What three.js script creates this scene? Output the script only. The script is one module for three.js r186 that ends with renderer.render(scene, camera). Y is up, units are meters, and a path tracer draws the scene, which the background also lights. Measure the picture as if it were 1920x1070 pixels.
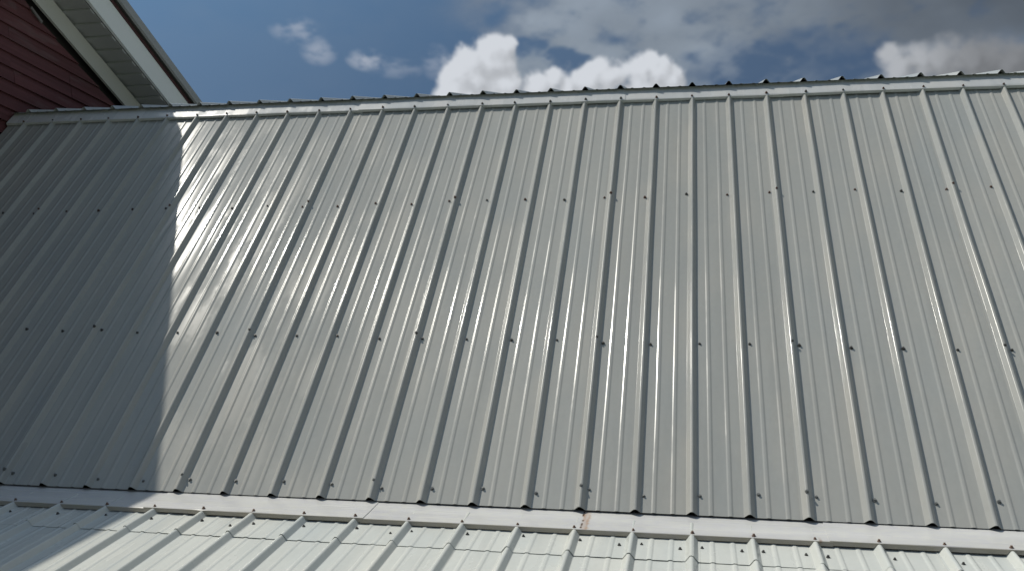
import * as THREE from 'three';
import { mergeGeometries } from 'three/addons/utils/BufferGeometryUtils.js';

// ---------------------------------------------------------------- camera, sky, sun, exposure
const scene = new THREE.Scene();
const camera = new THREE.PerspectiveCamera(33.85, 1024 / 570, 0.05, 9000);
camera.position.set(0.0058, 0.4232, 3.9618);
camera.up.set(0.0004, 0.9916, 0.1292);
camera.lookAt(0.0058 - 0.18996, 0.4232 + 0.1269, 3.9618 - 0.97356);
scene.add(camera);

const renderer = new THREE.WebGLRenderer({ antialias: true });
renderer.toneMapping = THREE.LinearToneMapping;
renderer.toneMappingExposure = 1.0;
renderer.shadowMap.enabled = true;

const SUN = new THREE.Vector3(-0.5472, 0.8360, -0.0365).normalize();
const sun = new THREE.DirectionalLight(new THREE.Color(1.0, 0.955, 0.865), 3.1);
sun.position.copy(SUN).multiplyScalar(40);
sun.castShadow = true;
sun.shadow.mapSize.set(4096, 4096);
Object.assign(sun.shadow.camera, { left: -14, right: 14, top: 14, bottom: -14, near: 1, far: 80 });
scene.add(sun, sun.target);

// seeded noise -----------------------------------------------------------------------------
function rng(seed) { let s = seed >>> 0; return () => { s = (s + 0x6D2B79F5) | 0; let t = Math.imul(s ^ (s >>> 15), 1 | s); t = (t + Math.imul(t ^ (t >>> 7), 61 | t)) ^ t; return ((t ^ (t >>> 14)) >>> 0) / 4294967296; }; }
function hash3(x, y, z) { let h = Math.imul(x, 374761393) ^ Math.imul(y, 668265263) ^ Math.imul(z, 1274126177); h = Math.imul(h ^ (h >>> 13), 1274126177); return ((h ^ (h >>> 16)) >>> 0) / 4294967296; }
function noise3(x, y, z) {
  const X = Math.floor(x), Y = Math.floor(y), Z = Math.floor(z), a = x - X, b = y - Y, c = z - Z;
  const u = a * a * (3 - 2 * a), v = b * b * (3 - 2 * b), w = c * c * (3 - 2 * c);
  const l = (p, q, t) => p + (q - p) * t;
  return l(l(l(hash3(X, Y, Z), hash3(X + 1, Y, Z), u), l(hash3(X, Y + 1, Z), hash3(X + 1, Y + 1, Z), u), v),
    l(l(hash3(X, Y, Z + 1), hash3(X + 1, Y, Z + 1), u), l(hash3(X, Y + 1, Z + 1), hash3(X + 1, Y + 1, Z + 1), u), v), w);   // 0..1
}
function fbm(x, y, z, o = 5) { let s = 0, a = 0.5, n = 0; for (let i = 0; i < o; i++) { s += a * noise3(x, y, z); n += a; x = x * 2.03 + 11.3; y = y * 2.03 + 5.1; z = z * 2.03 + 7.7; a *= 0.5; } return s / n; }
const RADX = Math.PI / 180;
const sstep = (a, b, x) => { const t = Math.min(1, Math.max(0, (x - a) / (b - a))); return t * t * (3 - 2 * t); };
const mix = (a, b, t) => a + (b - a) * t;

// the sky: blue air, brighter towards the sun, and broken cloud ------------------------------
// cumulus heaps low over the roof, as [azimuth, elevation, radius] in degrees (azimuth 0 is -z, positive to +x)
const HEAPS = [
  [-15.3, 18.8, 0.95], [-14.7, 19.7, 1.0], [-13.9, 20.5, 1.05], [-12.9, 21.2, 1.05], [-12.1, 21.6, 0.85], [-12.4, 20.5, 1.2], [-13.4, 19.4, 1.4], [-11.7, 19.2, 0.9], [-14.6, 18.2, 1.6], [-12, 18, 1.6],
  [-10.0, 19.5, 0.85], [-8.9, 19.9, 0.85], [-7.8, 19.3, 0.85], [-6.4, 19.8, 0.95], [-5.0, 20.0, 1.0], [-3.4, 20.1, 1.05], [-2.0, 20.0, 0.95], [-1.1, 19.4, 1.0], [-5.8, 20.5, 0.8], [-2.6, 20.7, 0.7], [-7, 18, 1.9], [-3, 18, 1.9], [-10, 17.8, 1.6],
  [11.3, 20.3, 0.6], [11.9, 19.5, 0.9], [13.0, 19.7, 1.1], [14.3, 19.5, 1.25], [15.8, 19.3, 1.3], [17.4, 19.0, 1.4], [13, 17.6, 1.5], [16, 17.4, 1.8], [19.5, 18.4, 1.6], [22.5, 18.2, 1.9],
  [-62, 14, 3], [-66, 12, 4], [-58, 12, 3], [44, 13, 4], [50, 15, 3.5], [57, 12, 4], [38, 12, 3], [96, 13, 5], [105, 15, 4], [-112, 12, 5], [-120, 14, 4], [150, 13, 5], [160, 15, 4], [-160, 12, 4]
];
const WISPS = [[-24.9, 21.6, 1.25, 0.62, 0.3], [-23.5, 20.55, 0.85, 0.6, 0.32], [-20.5, 20.35, 1.0, 0.5, 0.46], [-18.9, 20.0, 1.5, 0.45, 0.18], [-16.2, 20.5, 0.7, 0.8, 0.2]];
const HOLES = [[-9.6, 21.5, 1.3, 0.75], [-7.9, 21.2, 1.0, 0.55], [3.0, 19.9, 2.3, 1.3], [6.2, 20.4, 3.3, 1.6], [9.3, 20.1, 2.5, 1.7]];
function heapDensity(a, e, n) {
  let m = 0;                                                     // smooth union, so that heaps run together
  for (const [ca, ce, r] of HEAPS) { const da = (a - ca) * 0.94, de = e - ce; if (da > 8 || da < -8) continue; m += Math.exp(5 * (1 - Math.sqrt(da * da + de * de) / r)); }
  return (m > 1e-6 ? Math.log(m) / 5 : -3) - 0.18 + n;
}
function puff(a, e) {
  const w1 = fbm(a * 0.55 + 31, e * 0.6 + 4, 1.2, 4) - 0.5, w2 = fbm(a * 0.55 + 77, e * 0.6 + 14, 5.2, 4) - 0.5;
  const b1 = 1 - Math.abs(2 * noise3(a * 1.3 + 5, e * 1.4, 3.3) - 1), b2 = 1 - Math.abs(2 * noise3(a * 2.9 + 5, e * 3.1, 8.3) - 1), f = fbm(a * 2.2, e * 2.4, 15.1, 5) - 0.5;
  return heapDensity(a + w1 * 1.7, e + w2 * 1.3, (b1 - 0.5) * 0.14 + (b2 - 0.5) * 0.06 + f * 0.40);
}
function skyRGB(dx, dy, dz, out) {
  const cg = Math.min(1, Math.max(-1, dx * SUN.x + dy * SUN.y + dz * SUN.z)), g = Math.acos(cg) * 57.2958;
  const el = Math.asin(Math.max(-1, Math.min(1, dy))) * 57.2958, az = Math.atan2(dx, -dz) * 57.2958;
  const glow = 2.2 / (1 + Math.exp((g - 51) / 9));
  const aure = 0.32 * Math.exp(-g / 7);
  let r = aure + 0.051 + 0.058 * glow, gr = aure * 0.98 + 0.090 + 0.112 * glow, b = aure * 0.95 + 0.165 + 0.178 * glow;
  const haze = Math.exp(-Math.max(0, el) / 5);
  r = mix(r, 0.30, haze * 0.8); gr = mix(gr, 0.36, haze * 0.8); b = mix(b, 0.43, haze * 0.8);
  if (el > -1) {
    // high thin wisps
    let wis = 0;
    for (const [ca, ce, ra, re, k] of WISPS) { const x = (az - ca) / ra, y = (el - ce) / re; const q = x * x + y * y; if (q < 3) wis = Math.max(wis, k * Math.max(0, 1 - q / 2.2) * sstep(0.28, 0.72, fbm(az * 1.1 + el * 0.7, el * 2.4 - az * 0.35, 4.2, 5)) * 1.7); }
    r = mix(r, 0.46, wis); gr = mix(gr, 0.5, wis); b = mix(b, 0.58, wis);
    // layer cloud, grey underneath: open sky to the left of the view, closing over to the right, broken all round
    const k = 1 / (dy + 0.10), px = dx * k * 2.1, pz = dz * k * 2.1;
    const f1 = fbm(px * 1.25 + 3.1, 1.7, pz * 1.25 + 9.2, 6), f2 = fbm(az * 0.16 + 40, el * 0.34, 2.7, 5), f3 = fbm(az * 0.55, el * 0.95 + 20, 8.1, 5);
    const side = sstep(-15.5, -9.5, az + (el - 21) * -0.55 + (f3 - 0.5) * 5) * (1 - sstep(70, 110, az));
    let cover = mix(0.56 + 0.08 * Math.sin(az * RADX + 1), 0.75, side);
    const open = sstep(-64, -46, az) * (1 - sstep(-17, -8, az)) * (1 - sstep(30, 52, el)) * (1 - side);
    let lay = sstep(0.62 - cover * 0.38, 0.86 - cover * 0.42, mix(f1, mix(f1, f2, 0.6), side) * 0.75 + f3 * 0.25);
    lay *= 1 - 0.96 * open;
    if (side > 0) {
      let hole = 0; const w1 = fbm(az * 0.4 + 3, el * 0.7, 21.3, 4) - 0.5, w2 = fbm(az * 0.4 + 13, el * 0.7, 31.3, 4) - 0.5;
      for (const [ca, ce, ra, re] of HOLES) { const x = (az + w1 * 7 - ca) / ra, y = (el + w2 * 3.4 - ce) / re, q = 1 - Math.sqrt(x * x + y * y) + (f3 - 0.5) * 2.2; hole = Math.max(hole, sstep(-0.6, 0.8, q)); }
      const low = sstep(19.0, 21.5, el + (f3 - 0.5) * 2.5) ;
      lay = Math.max(lay * 0.9, 0.88 * side * sstep(0.18, 0.46, f3 * 0.5 + f2 * 0.5)) * (1 - 0.93 * hole) * mix(0.62, 1, low);
    }
    // thickness makes the base darker away from the sun
    const thick = sstep(0.32, 0.68, f2 * 0.6 + f1 * 0.4), right = sstep(0, 13, az) * sstep(18.6, 21.5, el + (f3 - .5) * 2.2) * (1 - sstep(40, 80, az));
    const bri = mix(mix(0.36, 0.27, thick), mix(0.175, 0.125, thick), right) * (0.9 + 0.3 * glow * 0.35) * (0.88 + 0.24 * f3) * (1 + 8 * Math.exp(-g / 8));
    const tint = mix(1.0, 1.15, side); r = mix(r, bri * 0.98 / tint ** 0.9, lay); gr = mix(gr, bri * 1.01, lay); b = mix(b, bri * 1.03 * tint, lay);
    // heaps
    if (el < 30) {
      const d = puff(az, el);
      if (d > -0.3) {
        const soft = (az > 8 && az < 32 ? 0.30 : 0.14) + 0.26 * fbm(az * 0.5 + 3, el * 0.6, 12.5, 3);
        const al = sstep(-soft * 0.6, soft, d);
        const dl = puff(az - 0.5, el + 0.4), dm = puff(az - 1.3, el + 0.9);
        const lit = sstep(-0.5, 0.62, (d - dl) * 0.8 + (d - dm) * 0.45 + (fbm(az * 0.45, el * 0.6, 6.6, 4) - 0.5) * 1.0), over = az > 9 && az < 30 ? mix(0.66, 0.36, sstep(12.0, 16.5, az)) : 1;
        const L = mix(0.46, 0.67, lit) * over;
        r = mix(r, L * 0.955, al); gr = mix(gr, L, al); b = mix(b, L * 1.07, al);
      }
    }
  } else { r = 0.13; gr = 0.14; b = 0.12; }
  out[0] = r; out[1] = gr; out[2] = b;
}
{
  const W = 4096, H = 2048, data = new Float32Array(W * H * 4), o = [0, 0, 0];
  const fine = (az, el, c) => (az > -50 && az < 40 && el > 12 && el < 34) || c[0] * SUN.x + c[1] * SUN.y + c[2] * SUN.z > 0.9;
  const put = (i, j, w, h) => { for (let y = j; y < j + h; y++) for (let x = i; x < i + w; x++) { const k = (y * W + x) * 4; data[k] = o[0]; data[k + 1] = o[1]; data[k + 2] = o[2]; data[k + 3] = 1; } };
  for (let j = 0; j < H; j += 4) for (let i = 0; i < W; i += 4) {
    const dir = (x, y) => { const phi = ((x / W) - 0.5) * 2 * Math.PI, th = ((y / H) - 0.5) * Math.PI; return [Math.cos(th) * Math.cos(phi), Math.sin(th), Math.cos(th) * Math.sin(phi)]; };
    const c = dir(i + 2, j + 2), az = Math.atan2(c[0], -c[2]) * 57.2958, el = Math.asin(c[1]) * 57.2958;
    if (fine(az, el, c)) { for (let y = 0; y < 4; y++) for (let x = 0; x < 4; x++) { const d = dir(i + x + 0.5, j + y + 0.5); skyRGB(d[0], d[1], d[2], o); put(i + x, j + y, 1, 1); } }
    else { skyRGB(c[0], c[1], c[2], o); put(i, j, 4, 4); }
  }
  const t = new THREE.DataTexture(data, W, H, THREE.RGBAFormat, THREE.FloatType);
  t.mapping = THREE.EquirectangularReflectionMapping; t.magFilter = t.minFilter = THREE.LinearFilter; t.needsUpdate = true;
  scene.background = t; scene.environment = t;
}

// ---------------------------------------------------------------- helpers
const RAD = Math.PI / 180, GROUND = -4.2, S = 0.2286;          // S: rib spacing, nine inches
const rand = rng(20240611);
const taken = {};
function numbered(n) { const k = taken[n] = (taken[n] ?? -1) + 1; return k ? `${n}_${String(k).padStart(3, '0')}` : n; }
function thing(name, label, category, x = 0, z = 0) { const g = new THREE.Group(); g.name = numbered(name); g.position.set(x, GROUND, z); g.userData = { label, category }; scene.add(g); return g; }
function part(name, geo, mat, parent, x = 0, y = 0, z = 0, label) {
  const m = new THREE.Mesh(geo, mat); m.name = name; m.castShadow = m.receiveShadow = true;
  m.position.set(x, y, z); if (parent.isGroup) m.position.sub(parent.position); parent.add(m); if (label) m.userData.label = label; return m;
}
function geoFrom(pos, idx, uv) { const g = new THREE.BufferGeometry(); g.setAttribute('position', new THREE.Float32BufferAttribute(pos, 3)); g.setAttribute('uv', new THREE.Float32BufferAttribute(uv, 2)); g.setIndex(idx); g.computeVertexNormals(); return g; }
// a solid from a closed outline [a, b][] extruded along x (a -> z, b -> y), flat shaded
function prism(outline, x0, x1, uvs = 1) {
  const sh = new THREE.Shape(outline.map(([a, b]) => new THREE.Vector2(a, b)));
  const g = new THREE.ExtrudeGeometry(sh, { depth: x1 - x0, bevelEnabled: false });
  g.applyMatrix4(new THREE.Matrix4().set(0, 0, 1, x0, 0, 1, 0, 0, 1, 0, 0, 0, 0, 0, 0, 1));   // (a,b,d) -> (d+x0, b, a)
  const ix = g.index; if (!ix) { const p = g.attributes.position.array, u = g.attributes.uv.array; for (let i = 0; i < p.length; i += 9) for (let k = 0; k < 3; k++) { const t = p[i + 3 + k]; p[i + 3 + k] = p[i + 6 + k]; p[i + 6 + k] = t; } for (let i = 0; i < p.length / 3; i++) { u[i * 2] = p[i * 3 + 2] * uvs; u[i * 2 + 1] = p[i * 3 + 1] * uvs; } }
  g.computeVertexNormals(); return g;
}

// ---------------------------------------------------------------- textures (colour, grain, wear only)
function tex(w, h, f, srgb) {
  const d = new Uint8Array(w * h * 4);
  for (let y = 0; y < h; y++) for (let x = 0; x < w; x++) { const c = f(x, y), k = (y * w + x) * 4; d[k] = c[0] * 255; d[k + 1] = c[1] * 255; d[k + 2] = c[2] * 255; d[k + 3] = 255; }
  const t = new THREE.DataTexture(d, w, h); t.wrapS = t.wrapT = THREE.RepeatWrapping; t.magFilter = THREE.LinearFilter; t.minFilter = THREE.LinearMipmapLinearFilter; t.generateMipmaps = true;
  if (srgb) t.colorSpace = THREE.SRGBColorSpace; t.needsUpdate = true; return t;
}
// tileable fbm on a torus-like blend
function tile(fn, N) { return (x, y) => { const u = x / N, v = y / N, a = fn(x, y), b = fn(x - N, y), c = fn(x, y - N), d = fn(x - N, y - N); return (a * (1 - u) + b * u) * (1 - v) + (c * (1 - u) + d * u) * v; }; }
const clamp = (x) => Math.min(1, Math.max(0, x));
const nStreak = tile((x, y) => fbm(x * 0.09 + 50, y * 0.008 + 50, 1.5, 4), 512), nBlot = tile((x, y) => fbm(x * 0.022 + 90, y * 0.012 + 90, 4.5, 5), 512), nFine = tile((x, y) => fbm(x * 0.25 + 20, y * 0.18 + 20, 9.5, 3), 512);
const paintMap = tex(512, 512, (x, y) => { const v = 0.945 + (nStreak(x, y) - 0.5) * 0.09 + (nBlot(x, y) - 0.5) * 0.10 + (nFine(x, y) - 0.5) * 0.05, w = (nBlot(x, y) - 0.5) * 0.05; return [clamp(v + w), clamp(v), clamp(v - w)]; }, true);
const paintRough = tex(512, 512, (x, y) => { const b = sstep(0.47, 0.55, nBlot(x, y) * 0.62 + nStreak(x, y) * 0.30 + nFine(x, y) * 0.08); const v = 0.55 + 0.45 * b; return [1, clamp(v), 1]; });
for (const t of [paintMap, paintRough]) t.repeat.set(0.55, 0.42);

const buckle = (() => {
  const N = 512, d = new Float32Array(N * N * 4), a = tile((x, y) => fbm(x * 0.075 + 130, y * 0.034 + 130, 2.5, 2), N), b = tile((x, y) => fbm(x * 0.022 + 170, y * 0.011 + 170, 6.5, 2), N);
  for (let y = 0; y < N; y++) for (let x = 0; x < N; x++) { const v = clamp(0.5 + (a(x, y) - 0.5) * 0.75 + (b(x, y) - 0.5) * 0.9), k = (y * N + x) * 4; d[k] = d[k + 1] = d[k + 2] = v; d[k + 3] = 1; }
  const t = new THREE.DataTexture(d, N, N, THREE.RGBAFormat, THREE.FloatType); t.wrapS = t.wrapT = THREE.RepeatWrapping; t.magFilter = t.minFilter = THREE.LinearFilter; t.repeat.set(0.55, 0.42); t.needsUpdate = true; return t;
})();
const paint = (r, g, b, rough = 0.5, spec = 0.6) => new THREE.MeshPhysicalMaterial({ color: new THREE.Color().setRGB(r, g, b), map: paintMap, roughnessMap: paintRough, roughness: rough, metalness: 0, specularIntensity: spec, ior: 1.5, bumpMap: buckle, bumpScale: 0.00035 });
const M = {
  steep: paint(0.452, 0.452, 0.422, 0.22, 0.30), low: paint(0.69, 0.705, 0.655, 0.34, 0.45), upper: paint(0.5, 0.52, 0.51), mainRoof: paint(0.42, 0.43, 0.43),
  flash: paint(0.66, 0.662, 0.65, 0.36, 0.5), trim: new THREE.MeshStandardMaterial({ color: new THREE.Color().setRGB(0.34, 0.345, 0.345), roughness: 0.55 }),
  fascia: new THREE.MeshStandardMaterial({ color: new THREE.Color().setRGB(0.84, 0.86, 0.85), roughness: 0.6 }),
  frieze: new THREE.MeshStandardMaterial({ color: new THREE.Color().setRGB(0.64, 0.625, 0.57), roughness: 0.65 }),
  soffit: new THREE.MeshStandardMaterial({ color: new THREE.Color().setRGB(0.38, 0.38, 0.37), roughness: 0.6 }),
  loose: new THREE.MeshStandardMaterial({ color: new THREE.Color().setRGB(0.2, 0.18, 0.17), roughness: 0.8 }),
  redTrim: new THREE.MeshStandardMaterial({ color: new THREE.Color().setRGB(0.075, 0.028, 0.03), roughness: 0.6 }),
  timber: new THREE.MeshStandardMaterial({ color: new THREE.Color().setRGB(0.045, 0.04, 0.035), roughness: 0.9 }),
  screw: new THREE.MeshStandardMaterial({ color: new THREE.Color().setRGB(0.085, 0.082, 0.078), roughness: 0.55, metalness: 0.3 }),
  rusty: new THREE.MeshStandardMaterial({ color: new THREE.Color().setRGB(0.10, 0.055, 0.04), roughness: 0.8 }),
  rustPale: new THREE.MeshStandardMaterial({ color: new THREE.Color().setRGB(0.19, 0.125, 0.095), roughness: 0.85 }),
  dull: new THREE.MeshStandardMaterial({ color: new THREE.Color().setRGB(0.17, 0.175, 0.17), roughness: 0.6, metalness: 0.3 }),
};

// ---------------------------------------------------------------- ribbed sheet
const RIB = [[-24, 0], [-22.4, 0.5], [-20.8, 2.2], [-9.2, 17.4], [-7.2, 19.9], [-4.6, 21.8], [-1.6, 22.7], [1.6, 22.7], [4.6, 21.8], [7.2, 19.9], [9.2, 17.4], [20.8, 2.2], [22.4, 0.5], [24, 0]];
const MINOR = [[-12, 0], [-10, 0.4], [-6.2, 2.3], [-3.2, 3.0], [3.2, 3.0], [6.2, 2.3], [10, 0.4], [12, 0]];
// outline of a sheet over ribs first..last (indices); points are [x, height, kind, flat fraction, flat id], millimetres turned to metres
function sheetProfile(first, last, lapLeft, xmin, xmax) {
  const P = [];
  for (let r = first; r <= last; r++) {
    const c = r * S;
    const over = r === first && lapLeft;
    if (r === first && over) P.push([c - 0.033, 0.0018, 1, 0, 0]);
    for (const [x, h] of RIB) { P.push([c + x / 1000, h / 1000 + (over ? 0.0018 : 0), 1, 0, 0]); }
    if (r === last) { P.push([c + 0.029, 0, 1, 0, 0]); break; }
    const m1 = c + S / 3, m2 = c + 2 * S / 3;
    const flat = (a, b, id) => { for (const f of [0.05, 0.2, 0.4, 0.6, 0.8, 0.95]) P.push([a + (b - a) * f, 0, 0, f, r * 3 + id]); };
    flat(c + 0.024, m1 - 0.012, 0); for (const [x, h] of MINOR) P.push([m1 + x / 1000, h / 1000, 2, 0, 0]);
    flat(m1 + 0.012, m2 - 0.012, 1); for (const [x, h] of MINOR) P.push([m2 + x / 1000, h / 1000, 2, 0, 0]);
    flat(m2 + 0.012, c + S - 0.024, 2);
  }
  return P.filter(([x]) => x >= xmin && x <= xmax);
}
// local frame: x along the eave, y off the sheet, z down the slope; runs from z = -length to 0
function sheet(P, length, nv, seed, wobble = 1, T = 0.0011) {
  const np = P.length, pos = [], uv = [], idx = [], ox = rand() * 7, oy = rand() * 7;
  for (let side = 0; side < 2; side++) for (let j = 0; j <= nv; j++) {
    const z = -length + length * j / nv;
    for (let i = 0; i < np; i++) {
      const [x, h, kind, f, id] = P[i];
      let y = h;
      const sw = (noise3(x * 2.2 + seed * 3.1, z * 1.3 + 30, seed) - 0.5) * 0.0022;
      y += sw * wobble;
      if (kind === 0) y += wobble * Math.sin(Math.PI * f) * ((noise3(id * 5.7 + 0.5, z * 1.6 + 60, seed + 3) - 0.45) * 0.0011 + (noise3(id * 3.7 + 0.5, z * 7 + 60, seed + 5) - 0.5) * 0.00045);
      let xx = x;
      if (kind) xx += wobble * (noise3(Math.round(x / S * 3) * 4.3 + 0.5, z * 1.7 + 80, seed + 9) - 0.5) * 0.0026;
      pos.push(xx, y - side * T, z); uv.push(x + ox, -z + oy);
    }
  }
  const at = (s, j, i) => (s * (nv + 1) + j) * np + i;
  for (let j = 0; j < nv; j++) for (let i = 0; i < np - 1; i++) {
    idx.push(at(0, j, i), at(0, j + 1, i), at(0, j + 1, i + 1), at(0, j, i), at(0, j + 1, i + 1), at(0, j, i + 1));
    idx.push(at(1, j, i), at(1, j + 1, i + 1), at(1, j + 1, i), at(1, j, i), at(1, j, i + 1), at(1, j + 1, i + 1));
  }
  const g = geoFrom(pos, idx, uv);
  // cut edges, with their own vertices
  const ep = [], ei = [], eu = [], quad = (a, b, c, d) => { const k = ep.length / 3; for (const v of [a, b, c, d]) { ep.push(pos[v * 3], pos[v * 3 + 1], pos[v * 3 + 2]); eu.push(uv[v * 2], uv[v * 2 + 1]); } ei.push(k, k + 1, k + 2, k, k + 2, k + 3); };
  for (let i = 0; i < np - 1; i++) { quad(at(0, nv, i), at(1, nv, i), at(1, nv, i + 1), at(0, nv, i + 1)); quad(at(0, 0, i + 1), at(1, 0, i + 1), at(1, 0, i), at(0, 0, i)); }
  for (let j = 0; j < nv; j++) { quad(at(0, j, 0), at(1, j, 0), at(1, j + 1, 0), at(0, j + 1, 0)); quad(at(0, j + 1, np - 1), at(1, j + 1, np - 1), at(1, j, np - 1), at(0, j, np - 1)); }
  return mergeGeometries([g, geoFrom(ep, ei, eu)]);
}
// screw with hex head and sealing washer
const screwGeo = (() => {
  const w = new THREE.CylinderGeometry(0.0062, 0.0072, 0.0025, 8, 1, false); w.translate(0, 0.00125, 0);
  const h = new THREE.CylinderGeometry(0.0039, 0.0043, 0.0055, 6, 1, false); h.translate(0, 0.005, 0);
  return mergeGeometries([w, h]);
})();
function screw(panel, x, y, z, mat) { const m = part('screw', screwGeo, mat, panel, x, y - 0.0004, z); m.rotation.set((rand() - 0.5) * 0.25, rand() * 3, (rand() - 0.5) * 0.25); const k = 1.0 + rand() * 0.35; m.scale.set(k, k, k); return m; }

// ---------------------------------------------------------------- ground
{
  const grass = tex(256, 256, (x, y) => { const v = tile((a, b) => fbm(a * 0.06 + 9, b * 0.06 + 9, 2.5, 5), 256)(x, y); return [0.25 + 0.12 * v, 0.31 + 0.14 * v, 0.16 + 0.08 * v]; }, true); grass.repeat.set(900, 900);
  const g = new THREE.CircleGeometry(4000, 64); g.rotateX(-Math.PI / 2);
  const m = new THREE.Mesh(g, new THREE.MeshStandardMaterial({ map: grass, roughness: 1 })); m.name = 'ground'; m.position.y = GROUND; m.receiveShadow = true; m.userData = { kind: 'structure', label: 'mown grass ground around the barns', category: 'ground' }; scene.add(m);
}

// ---------------------------------------------------------------- the metal-roofed barn wing
const STEEP = 51.3 * RAD, LOW = 13.9 * RAD, UP = 17.2 * RAD, LEFT = -4.945, RIGHT = 26 * S + 0.029;
const sN = [0, Math.cos(STEEP), Math.sin(STEEP)], sV = [0, Math.sin(STEEP), -Math.cos(STEEP)];
const onSteep = (v, n) => [v * sV[1] + n * sN[1], v * sV[2] + n * sN[2]];   // [y, z]
const wing = thing('barn_wing', 'barn wing with a steep pale grey ribbed metal roof', 'barn', 0, -3);
const EDGE = onSteep(3.131, 0.0500);                            // lower edge of the upper roof's sheets
const RIDGE = [EDGE[0] + 1.15 * Math.tan(UP), EDGE[1] - 1.15];
{ // the body under the sheets, closed on all sides
  const p = (v, n) => { const [y, z] = onSteep(v, n); return [z, y]; }, b = [];
  b.push(p(0.02, -0.03), p(3.06, -0.03), [EDGE[1] - 0.05, EDGE[0] - 0.035], [RIDGE[1], RIDGE[0] - 0.05]);
  const zb = 2 * RIDGE[1]; b.push([zb - (EDGE[1] - 0.05), EDGE[0] - 0.035], [zb - p(0.02, -0.03)[0], p(0.02, -0.03)[1]], [zb - p(0.02, -0.03)[0], GROUND], [p(0.02, -0.03)[0], GROUND]);
  part('wall', prism(b.reverse(), LEFT + 0.01, RIGHT - 0.04), M.timber, wing);
}
const steepTones = [0.965, 1, 1.03].map((k, i) => { const m = M.steep.clone(); m.color.multiplyScalar(k); m.roughness *= [1.12, 1, 0.9][i]; return m; });
const steepLaps = [-22, -18, -14, -10, -6, -2, 2, 6, 10, 14, 18, 22, 26];
for (let k = 0; k + 1 < steepLaps.length; k++) {
  const a = steepLaps[k], b = steepLaps[k + 1], P = sheetProfile(a, b, true, LEFT, 99), lift = (k % 2) * 0.0002;
  const m = part('steep_roof_panel', sheet(P, 3.13, 110, k + 1), steepTones[[1, 0, 2, 1, 2, 0, 1, 2, 0, 1, 0, 2][k % 12]], wing, 0, sN[1] * lift, sN[2] * lift); m.rotation.x = STEEP;
  for (let r = a + 1; r <= b; r++) {
    const u = r * S, lap = r === b, drift = (r - 2) * 0.0033, up = r === b ? 0.0019 : 0;
    if (u < LEFT + 0.05) continue;
    screw(m, u - 0.036 + (rand() - 0.5) * 0.010, 0.0005, -(2.078 + drift + (rand() - 0.5) * 0.03), rand() < 0.55 ? M.rusty : M.screw);
    if (lap) screw(m, u + 0.002, 0.0228 + up, -(2.093 + drift), M.rusty);
    screw(m, u + 0.036 + (rand() - 0.5) * 0.008, 0.0005, -(0.932 - drift + (rand() - 0.5) * 0.02), M.screw);
    if (lap) screw(m, u + 0.003, 0.0228 + up, -(0.947 - drift), M.screw);
    screw(m, u + 0.035 + (rand() - 0.5) * 0.008, 0.0005, -(0.102 + drift + (rand() - 0.5) * 0.03), M.dull);
    if (lap) screw(m, u - 0.001, 0.0228 + up, -(0.118 + drift), M.dull);
  }
}
// upper roof: shallow sheets either side of the ridge
for (let k = 0; k + 1 < steepLaps.length; k++) {
  const P = sheetProfile(steepLaps[k], steepLaps[k + 1], true, LEFT, 99), lift = (k % 2) * 0.0002;
  const g = sheet(P, 1.15 / Math.cos(UP), 10, 40 + k, 0.8);
  const m = part('shallow_roof_panel', g, M.upper, wing, 0, EDGE[0] + lift, EDGE[1]); m.rotation.x = UP;
  const back = part('shallow_roof_panel', g, M.upper, wing, 0, EDGE[0] + lift, 2 * RIDGE[1] - EDGE[1]); back.rotation.x = UP; back.scale.z = 1; back.rotation.set(-UP, 0, 0); back.geometry = sheetBack(g);
}
function sheetBack(g) { const c = g.clone(); const p = c.attributes.position; for (let i = 0; i < p.count; i++) p.setZ(i, -p.getZ(i)); const ix = c.index.array; for (let i = 0; i < ix.length; i += 3) { const t = ix[i + 1]; ix[i + 1] = ix[i + 2]; ix[i + 2] = t; } c.computeVertexNormals(); return c; }
part('ridge_cap', prism([[RIDGE[1] + 0.16, RIDGE[0] - 0.16 * Math.tan(UP) + 0.021], [RIDGE[1], RIDGE[0] + 0.021], [RIDGE[1] - 0.16, RIDGE[0] - 0.16 * Math.tan(UP) + 0.021], [RIDGE[1] - 0.16, RIDGE[0] - 0.16 * Math.tan(UP) + 0.024], [RIDGE[1], RIDGE[0] + 0.024], [RIDGE[1] + 0.16, RIDGE[0] - 0.16 * Math.tan(UP) + 0.024]], LEFT, RIGHT), M.flash, wing);
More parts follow.
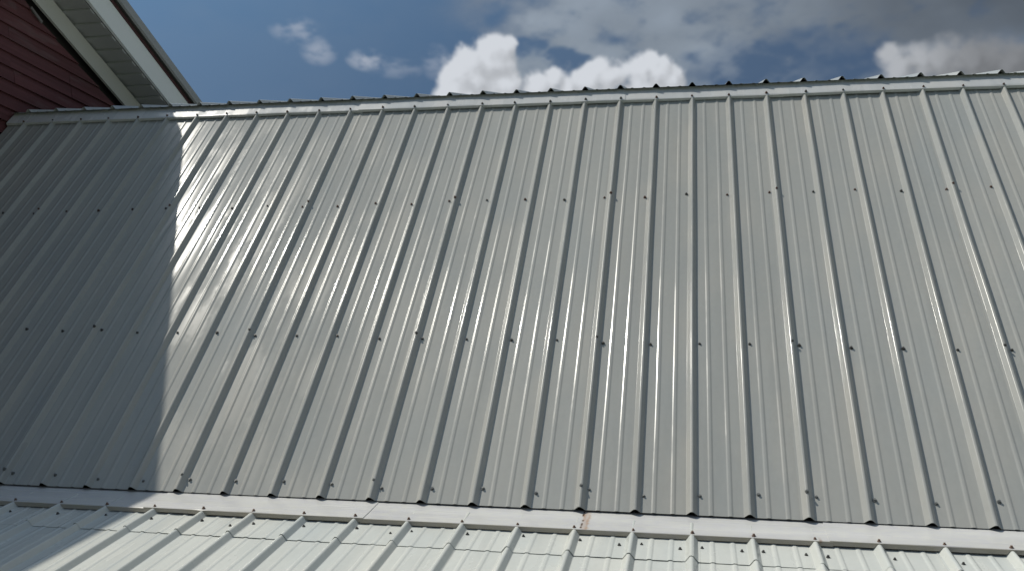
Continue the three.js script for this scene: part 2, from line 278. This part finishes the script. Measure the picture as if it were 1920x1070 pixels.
// folded strip: cross-section polyline [z, y][] swept along x with small dents, thickness t
function strip(line, x0, x1, seed, dent, t = 0.0011, rag = 0) {
  const nx = Math.max(2, Math.round((x1 - x0) / 0.035)), np = line.length, pos = [], uv = [], idx = [], L = [0];
  for (let i = 1; i < np; i++) L.push(L[i - 1] + Math.hypot(line[i][0] - line[i - 1][0], line[i][1] - line[i - 1][1]));
  const nrm = line.map((_, i) => { const a = line[Math.max(0, i - 1)], b = line[Math.min(np - 1, i + 1)], dx = b[0] - a[0], dy = b[1] - a[1], l = Math.hypot(dx, dy); return [-dy / l, dx / l]; });
  for (let s = 0; s < 2; s++) for (let j = 0; j <= nx; j++) for (let i = 0; i < np; i++) {
    const x = x0 + (x1 - x0) * j / nx, d = (noise3(x * 3.3 + 40, i * 0.45, seed) - 0.5) * dent + (noise3(x * 11 + 40, i * 0.7, seed + 2) - 0.5) * dent * 0.45, e = i >= np - 2 ? rag * (noise3(x * 5, 3.3, seed + 4) - 0.5) : 0;
    pos.push(x, line[i][1] + nrm[i][1] * (d - s * t) + e, line[i][0] + nrm[i][0] * (d - s * t)); uv.push(x, L[i]);
  }
  const at = (s, j, i) => (s * (nx + 1) + j) * np + i;
  const faces = [];
  for (let i = 0; i < np - 1; i++) {   // each fold keeps a crisp edge
    const q = [], qu = [], qi = [];
    for (let s = 0; s < 2; s++) for (let j = 0; j <= nx; j++) for (const ii of [i, i + 1]) { const v = at(s, j, ii); q.push(pos[v * 3], pos[v * 3 + 1], pos[v * 3 + 2]); qu.push(uv[v * 2], uv[v * 2 + 1]); }
    const a2 = (s, j, k) => (s * (nx + 1) + j) * 2 + k;
    for (let j = 0; j < nx; j++) { qi.push(a2(0, j, 0), a2(0, j, 1), a2(0, j + 1, 1), a2(0, j, 0), a2(0, j + 1, 1), a2(0, j + 1, 0)); qi.push(a2(1, j, 0), a2(1, j + 1, 1), a2(1, j, 1), a2(1, j, 0), a2(1, j + 1, 0), a2(1, j + 1, 1)); }
    faces.push(geoFrom(q, qi, qu));
  }
  const ep = [], ei = [], eu = [], quad = (...v4) => { const k = ep.length / 3; for (const v of v4) { ep.push(pos[v * 3], pos[v * 3 + 1], pos[v * 3 + 2]); eu.push(uv[v * 2], uv[v * 2 + 1]); } ei.push(k, k + 1, k + 2, k, k + 2, k + 3); };
  for (let j = 0; j < nx; j++) quad(at(0, j, np - 1), at(1, j, np - 1), at(1, j + 1, np - 1), at(0, j + 1, np - 1));
  for (let i = 0; i < np - 1; i++) { quad(at(0, 0, i), at(1, 0, i), at(1, 0, i + 1), at(0, 0, i + 1)); quad(at(0, nx, i + 1), at(1, nx, i + 1), at(1, nx, i), at(0, nx, i)); }
  faces.push(geoFrom(ep, ei, eu));
  return mergeGeometries(faces);
}
{ // flashing where the steep roof meets the upper one
  const Z = (v, n) => { const [y, z] = onSteep(v, n); return [z, y]; };
  const cuts = [LEFT, -9.6 * S, -1.85 * S, 2.45 * S, 13 * S, RIGHT];
  for (let i = 0; i + 1 < cuts.length; i++) {
    const lift = (i % 2) * 0.0026;
    const m = part('ridge_flashing', strip([[EDGE[1] - 0.09, EDGE[0] + 0.09 * Math.tan(UP) - 0.0105 + lift], Z(3.160, 0.0262 + lift), Z(3.11, 0.0262 + lift), Z(3.045, 0.0262 + lift), Z(3.033, 0.0247 + lift), Z(3.031, 0.006 + lift)], cuts[i] - (i ? 0.03 : 0), cuts[i + 1], 20 + i, 0.0030, 0.0011, 0.003), M.flash, wing);
    for (let r = Math.ceil(cuts[i] / S); r * S < cuts[i + 1]; r++) { if (r * S < LEFT + 0.04) continue; const [y, z] = onSteep(3.044 + rand() * 0.010, 0.0272 + lift); const s = screw(m, r * S + (rand() - 0.3) * 0.012, y, z, rand() < 0.6 ? M.rusty : M.screw); s.rotation.x = STEEP; }
  }
}

// ---------------------------------------------------------------- the lean-to in front
const lean = thing('lean_to', 'low lean-to with brighter shallow ribbed metal roof along the bottom', 'lean-to', 0, 2.4);
const LY = -0.0715, LZ = 0.150;                                  // a point on the flats of its roof, at the flashing's edge
const lowY = (z) => LY - (z - LZ) * Math.tan(LOW);
{
  const z0 = 0.03, z1 = 5.0;
  part('wall', prism([[z0 + 0.02, GROUND], [z1 - 0.1, GROUND], [z1 - 0.1, lowY(z1 - 0.1) - 0.03], [z0 + 0.02, lowY(z0 + 0.02) - 0.03]], LEFT + 0.01, RIGHT - 0.03), M.timber, lean);
  const laps = [-24, -20, -16, -12, -8, -4, 0, 4, 8, 12, 16, 20, 24, 26];
  const c = Math.cos(LOW), off = 0.0036;
  for (let k = 0; k + 1 < laps.length; k++) {
    const P = sheetProfile(laps[k], laps[k + 1], true, LEFT, 99), lift = (k % 2) * 0.0002;
    const mLow = part('long_roof_sheet', sheet(P, (5.0 - 0.22) / c, 90, 70 + k, 1.2), M.low, lean, 0, lowY(5.0) + lift, 5.0); mLow.rotation.x = LOW;
    const zl = 0.380 + (rand() - 0.5) * 0.004, skew = 0;
    const m = part('short_roof_sheet', sheet(P, (zl - 0.06) / c, 14, 90 + k, 1.3), M.low, lean, 0, lowY(zl) + off + lift, zl + off * 0.24); m.rotation.x = LOW;
    for (let r = laps[k] + 1; r <= laps[k + 1]; r++) {
      const u = r * S; if (u < LEFT + 0.05) continue;
      const at = (x, z) => screw(m, x, 0.0004, (z - zl) / c, M.screw).scale.multiplyScalar(0.82);
      const right = r > -13 && r < -9 ? -0.6 : 1;
      at(u + (0.032 + (rand() - 0.3) * 0.012), (r < -4 ? 0.240 : 0.228 + 0.007 * Math.min(6, Math.max(0, r + 4))) + (rand() - 0.5) * 0.02);
      if ((r >= -1 && r <= 2) || r === -5 || r === -8 || (r > 4 && r % 3 === 0)) at(u - 0.05 + rand() * 0.008, 0.268 + (rand() - 0.5) * 0.016);
    }
  }
  // white flashing between the two roofs, hemmed at its lower edge
  const rust = new THREE.DataTexture(new Uint8Array(2048 * 64 * 4), 2048, 64), d = rust.image.data, Lx = RIGHT - LEFT, rr = rng(77);
  const marks = [];
  for (let r = -21; r < 26; r++) { const n = rr() < 0.4 ? 1 : 0; for (let i = 0; i < n; i++) marks.push([r * S + (rr() - 0.3) * 0.03, 0.006 + rr() * 0.012, 0.012 + rr() * 0.03]); }
  for (let y = 0; y < 64; y++) for (let x = 0; x < 2048; x++) {
    const u = LEFT + Lx * (x + 0.5) / 2048, v = 0.235 * (y + 0.5) / 64;     // v: 0 under the steep roof, 0.214 at the fold
    const n = fbm(u * 30 + 200, v * 60, 1.1, 4), b = fbm(u * 4 + 200, v * 14, 5.1, 4), k = (y * 2048 + x) * 4;
    let c = [0.965 + (b - 0.5) * 0.10 + (n - 0.5) * 0.05, 0.965 + (b - 0.5) * 0.10 + (n - 0.5) * 0.05, 0.96 + (b - 0.5) * 0.09];
    // the rusty patch, with a ragged outline
    if (v > 0.2165) { const t = 0.75 + 0.25 * n; c = [c[0] * mix(1, 0.80, t), c[1] * mix(1, 0.765, t), c[2] * mix(1, 0.71, t)]; }   // grimy hem
    const pu = u - (-0.424) - (v - 0.08) * 0.04, e = 0.020 + 0.010 * (n - 0.5) * 2 - Math.abs(pu);
    if (e > 0 && v < 0.217) { const t = sstep(0, 0.010, e) * (0.30 + 0.5 * sstep(0.42, 0.66, fbm(u * 90 + 9, v * 12, 3.1, 4))); c = [mix(c[0], 0.84, t), mix(c[1], 0.70, t), mix(c[2], 0.60, t)]; }
    const ln = Math.abs(pu + 0.011 + 0.004 * (n - 0.5)); if (ln < 0.0022 && v < 0.214 && n > 0.35) c = [0.33, 0.24, 0.19];
    for (const [mu, w, h] of marks) { const a = Math.abs(u - mu) / w, q = (v - 0.210 + h) / h; if (a < 1 && q > 0) { const t = (1 - a) * Math.min(1, q) * sstep(0.42, 0.7, n) * 0.55; c = [mix(c[0], 0.52, t), mix(c[1], 0.37, t), mix(c[2], 0.28, t)]; } }
    d[k] = clamp(c[0]) * 255; d[k + 1] = clamp(c[1]) * 255; d[k + 2] = clamp(c[2]) * 255; d[k + 3] = 255;
  }
  rust.colorSpace = THREE.SRGBColorSpace; rust.magFilter = THREE.LinearFilter; rust.minFilter = THREE.LinearMipmapLinearFilter; rust.generateMipmaps = true; rust.needsUpdate = true;
  const fm = M.flash.clone(); fm.map = rust; fm.color.setRGB(0.64, 0.635, 0.62);
  const cuts = [LEFT, -10.15 * S, -5.83 * S, 2.28 * S, 14.2 * S, RIGHT];
  for (let i = 0; i + 1 < cuts.length; i++) {
    const lift = (i % 2) * 0.0030;
    const g = strip([[-0.02, -0.0035 + lift], [0.03, -0.0160 + lift], [0.11, -0.0348 + lift], [0.189, -0.0525 + lift], [0.1915, -0.0550 + lift], [0.1885, -0.0720 + lift]], cuts[i] - (i ? 0.012 : 0), cuts[i + 1], 50 + i, 0.0016, 0.0011, 0.002);
    const uvA = g.attributes.uv; for (let q = 0; q < uvA.count; q++) uvA.setXY(q, (uvA.getX(q) - LEFT) / Lx, uvA.getY(q) / 0.235);
    const m = part('white_flashing', g, fm, lean, 0, 0, 0);
    for (let r = Math.ceil(cuts[i] / S); r * S < cuts[i + 1]; r++) { const u = r * S; if (u < LEFT + 0.04) continue; const s = screw(m, u + 0.002 + (rand() - 0.5) * 0.006, -0.0483 + lift, 0.177, M.rustPale); s.rotation.x = 12 * RAD; s.scale.multiplyScalar(0.85); }
  }
}

// ---------------------------------------------------------------- the red barn on the left
const red = thing('red_barn', 'dark red clapboard barn gable with white trimmed overhanging roof', 'barn', -9, -1.82);
{
  const A = [3.99, -1.82], AL = 19.3 * RAD, WALL = -4.96, HALF = 5.4, EDGEU = -4.612, BACK = -16;
  // s = +1 the slope away from the viewer, -1 the slope towards the viewer; t metres down the rake, n off it
  const Q = (s, t, n) => [A[1] - s * (t * Math.cos(AL) + n * Math.sin(AL)), A[0] - t * Math.sin(AL) + n * Math.cos(AL)];   // [z, y]
  const rakeY = (z, n) => A[0] + n / Math.cos(AL) - Math.abs(z - A[1]) * Math.tan(AL);
  const TL = HALF / Math.cos(AL);
  // body, closed
  const zf = A[1] + HALF - 0.5, zr = A[1] - HALF + 0.5;
  part('frame', prism([[zr, GROUND], [zf, GROUND], [zf, rakeY(zf, -0.34)], [A[1], rakeY(A[1], -0.34)], [zr, rakeY(zr, -0.34)]], BACK, WALL - 0.075), M.timber, red);
  // clapboards, each one tapered and lapped over the one below
  const grain = tex(256, 256, (x, y) => { const v = fbm(x * 0.012 + 3, y * 0.16 + 3, 2.2, 5), w = fbm(x * 0.03 + 60, y * 0.05, 7.2, 4), t = sstep(0.60, 0.78, w); return [0.52 + 0.16 * v + 0.04 * t, 0.30 + 0.12 * v + 0.10 * t, 0.31 + 0.12 * v + 0.09 * t]; }, true); grain.repeat.set(0.4, 1.6);
  const reds = [0.92, 1.0, 1.08].map((k) => new THREE.MeshStandardMaterial({ map: grain, color: new THREE.Color().setRGB(0.42 * k, 0.42 * k, 0.41 * k), roughness: 0.72 }));
  const rr = rng(5), EXP = 0.1017, y00 = 2.507 - 12 * EXP;
  for (let i = 0; i < 26; i++) {
    const yb = y00 + i * EXP, yt = yb + EXP + 0.022;
    const span = (y, gap) => { const d = (A[0] + gap / Math.cos(AL) - y) / Math.tan(AL); return d; };
    const db = Math.min(HALF - 0.5, span(yb, -0.555)), dt = Math.min(HALF - 0.5, Math.max(0.02, span(yt, -0.555)));
    if (db < 0.06) break;
    const cutsZ = [-1, 1.01]; let joints = [];
    let z = A[1] - db; const jz = [];
    let q = A[1] - db + 0.6 + rr() * 2.4; while (q < A[1] + db - 0.3) { jz.push(q); q += 3.66; }
    if (i === 17) { jz.length = 0; jz.push(-1.835); }
    const ends = [null, ...jz, null];
    for (let k = 0; k + 1 < ends.length; k++) {
      const zb0 = ends[k] === null ? A[1] - db : ends[k] + 0.0015, zb1 = ends[k + 1] === null ? A[1] + db : ends[k + 1] - 0.0015;
      const zt0 = ends[k] === null ? A[1] - dt : ends[k] + 0.0015, zt1 = ends[k + 1] === null ? A[1] + dt : ends[k + 1] - 0.0015;
      const lo = WALL + 0.011 + (rr() - 0.5) * 0.004, hi = WALL - 0.0135, bk = WALL - 0.022;   // butt stands proud, top tucked under
      const V = [[lo, yb, zb0], [lo, yb, zb1], [hi, yt, zt1], [hi, yt, zt0], [bk, yb, zb0], [bk, yb, zb1], [bk, yt, zt1], [bk, yt, zt0]];
      const F = [[0, 3, 2, 1], [4, 5, 6, 7], [0, 1, 5, 4], [3, 7, 6, 2], [0, 4, 7, 3], [1, 2, 6, 5]], pos = [], uv = [], idx = [];
      const ou = rr() * 9, ov = rr() * 9;
      for (const f of F) { const b = pos.length / 3; for (const v of f) { pos.push(...V[v]); uv.push(V[v][2] + ou, V[v][1] + V[v][0] + ov); } idx.push(b, b + 1, b + 2, b, b + 2, b + 3); }
      part('siding_board', geoFrom(pos, idx, uv), reds[Math.floor(rr() * 3)], red);
    }
  }
  part('wall', prism([[zr, GROUND], [zf, GROUND], [zf, y00 - 0.002], [zr, y00 - 0.002]], WALL - 0.07, WALL - 0.008), reds[1], red);
  const bar = (t0, t1, n0, n1, s) => [Q(s, t0, n0), Q(s, t1, n0), Q(s, t1, n1), Q(s, t0, n1)];
  const rakeBar = (name, u0, u1, n0, n1, mat, label) => { for (const s of [1, -1]) { const o = bar(0, TL, n0, n1, s); // mitred at the apex on the vertical plane
    o[0] = [A[1], rakeY(A[1], n0)]; o[3] = [A[1], rakeY(A[1], n1)]; part(name, prism(s > 0 ? o : o.reverse(), u0, u1), mat, red, 0, 0, 0, label); } };
  rakeBar('frieze_board', WALL - 0.002, WALL + 0.022, -0.478, -0.330, M.frieze, 'cream board along the top of the red wall');
  rakeBar('rake_fascia', -4.695, -4.668, -0.302, -0.108, M.fascia, 'white board along the sloping roof edge');
  rakeBar('fascia_strip', -4.705, -4.660, -0.106, -0.078, M.redTrim, 'thin dark red strip above the white board');
  rakeBar('roof_deck', BACK, -4.64, -0.074, -0.024, M.timber);
  rakeBar('rake_trim', -4.638, EDGEU, -0.070, 0.0, M.trim, 'grey metal edging of the roof');
  // soffit sheets, each with a raised rib along its joint
  const W = 0.1585;
  for (const s of [1, -1]) for (let i = 0; i * W < TL - W; i++) {
    const t0 = i * W + 0.055, t1 = t0 + W - 0.003, N = -0.312, o = [];
    const prof = [[t0, N], [t0 + 0.004, N - 0.013], [t0 + 0.055, N - 0.013], [t0 + 0.063, N], [t1, N], [t1, N + 0.004], [t0, N + 0.004]];
    for (const [t, n] of prof) o.push(Q(s, t, n));
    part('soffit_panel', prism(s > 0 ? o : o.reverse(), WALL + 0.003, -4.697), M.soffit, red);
  }
  // a loose end of trim under the frieze board
  { const o = [Q(1, 0.40, -0.545), Q(1, 0.545, -0.560), Q(1, 0.545, -0.583), Q(1, 0.40, -0.562)]; part('loose_trim', prism(o, WALL + 0.014, WALL + 0.024), M.loose, red); }
  // ribbed metal roof
  for (let k = 0; k < 12; k++) {
    const P = sheetProfile(0, 4, true, -9, 99).map((p) => [p[0] - 4 * S - 0.029, ...p.slice(1)]), g = sheet(P, TL + 0.05, 4, 200 + k, 0.6, 0.001);
    const x = EDGEU - 0.003 - k * 4 * S, e = Q(1, TL + 0.05, -0.02), f = Q(-1, TL + 0.05, -0.02), dy = (k % 2) * 0.0002;
    const mf = part('roof_panel', g, M.mainRoof, red, x, f[1] + dy, f[0]); mf.rotation.x = AL;
    const mb = part('roof_panel', sheetBack(g), M.mainRoof, red, x, e[1] + dy, e[0]); mb.rotation.x = -AL;
  }
  part('ridge_cap', prism([[A[1] + 0.16, rakeY(A[1] + 0.16, 0.004)], [A[1], rakeY(A[1], 0.004)], [A[1] - 0.16, rakeY(A[1] - 0.16, 0.004)], [A[1] - 0.16, rakeY(A[1] - 0.16, 0.001)], [A[1], rakeY(A[1], 0.001)], [A[1] + 0.16, rakeY(A[1] + 0.16, 0.001)]].reverse(), BACK, EDGEU - 0.001), M.trim, red);
}

renderer.render(scene, camera);
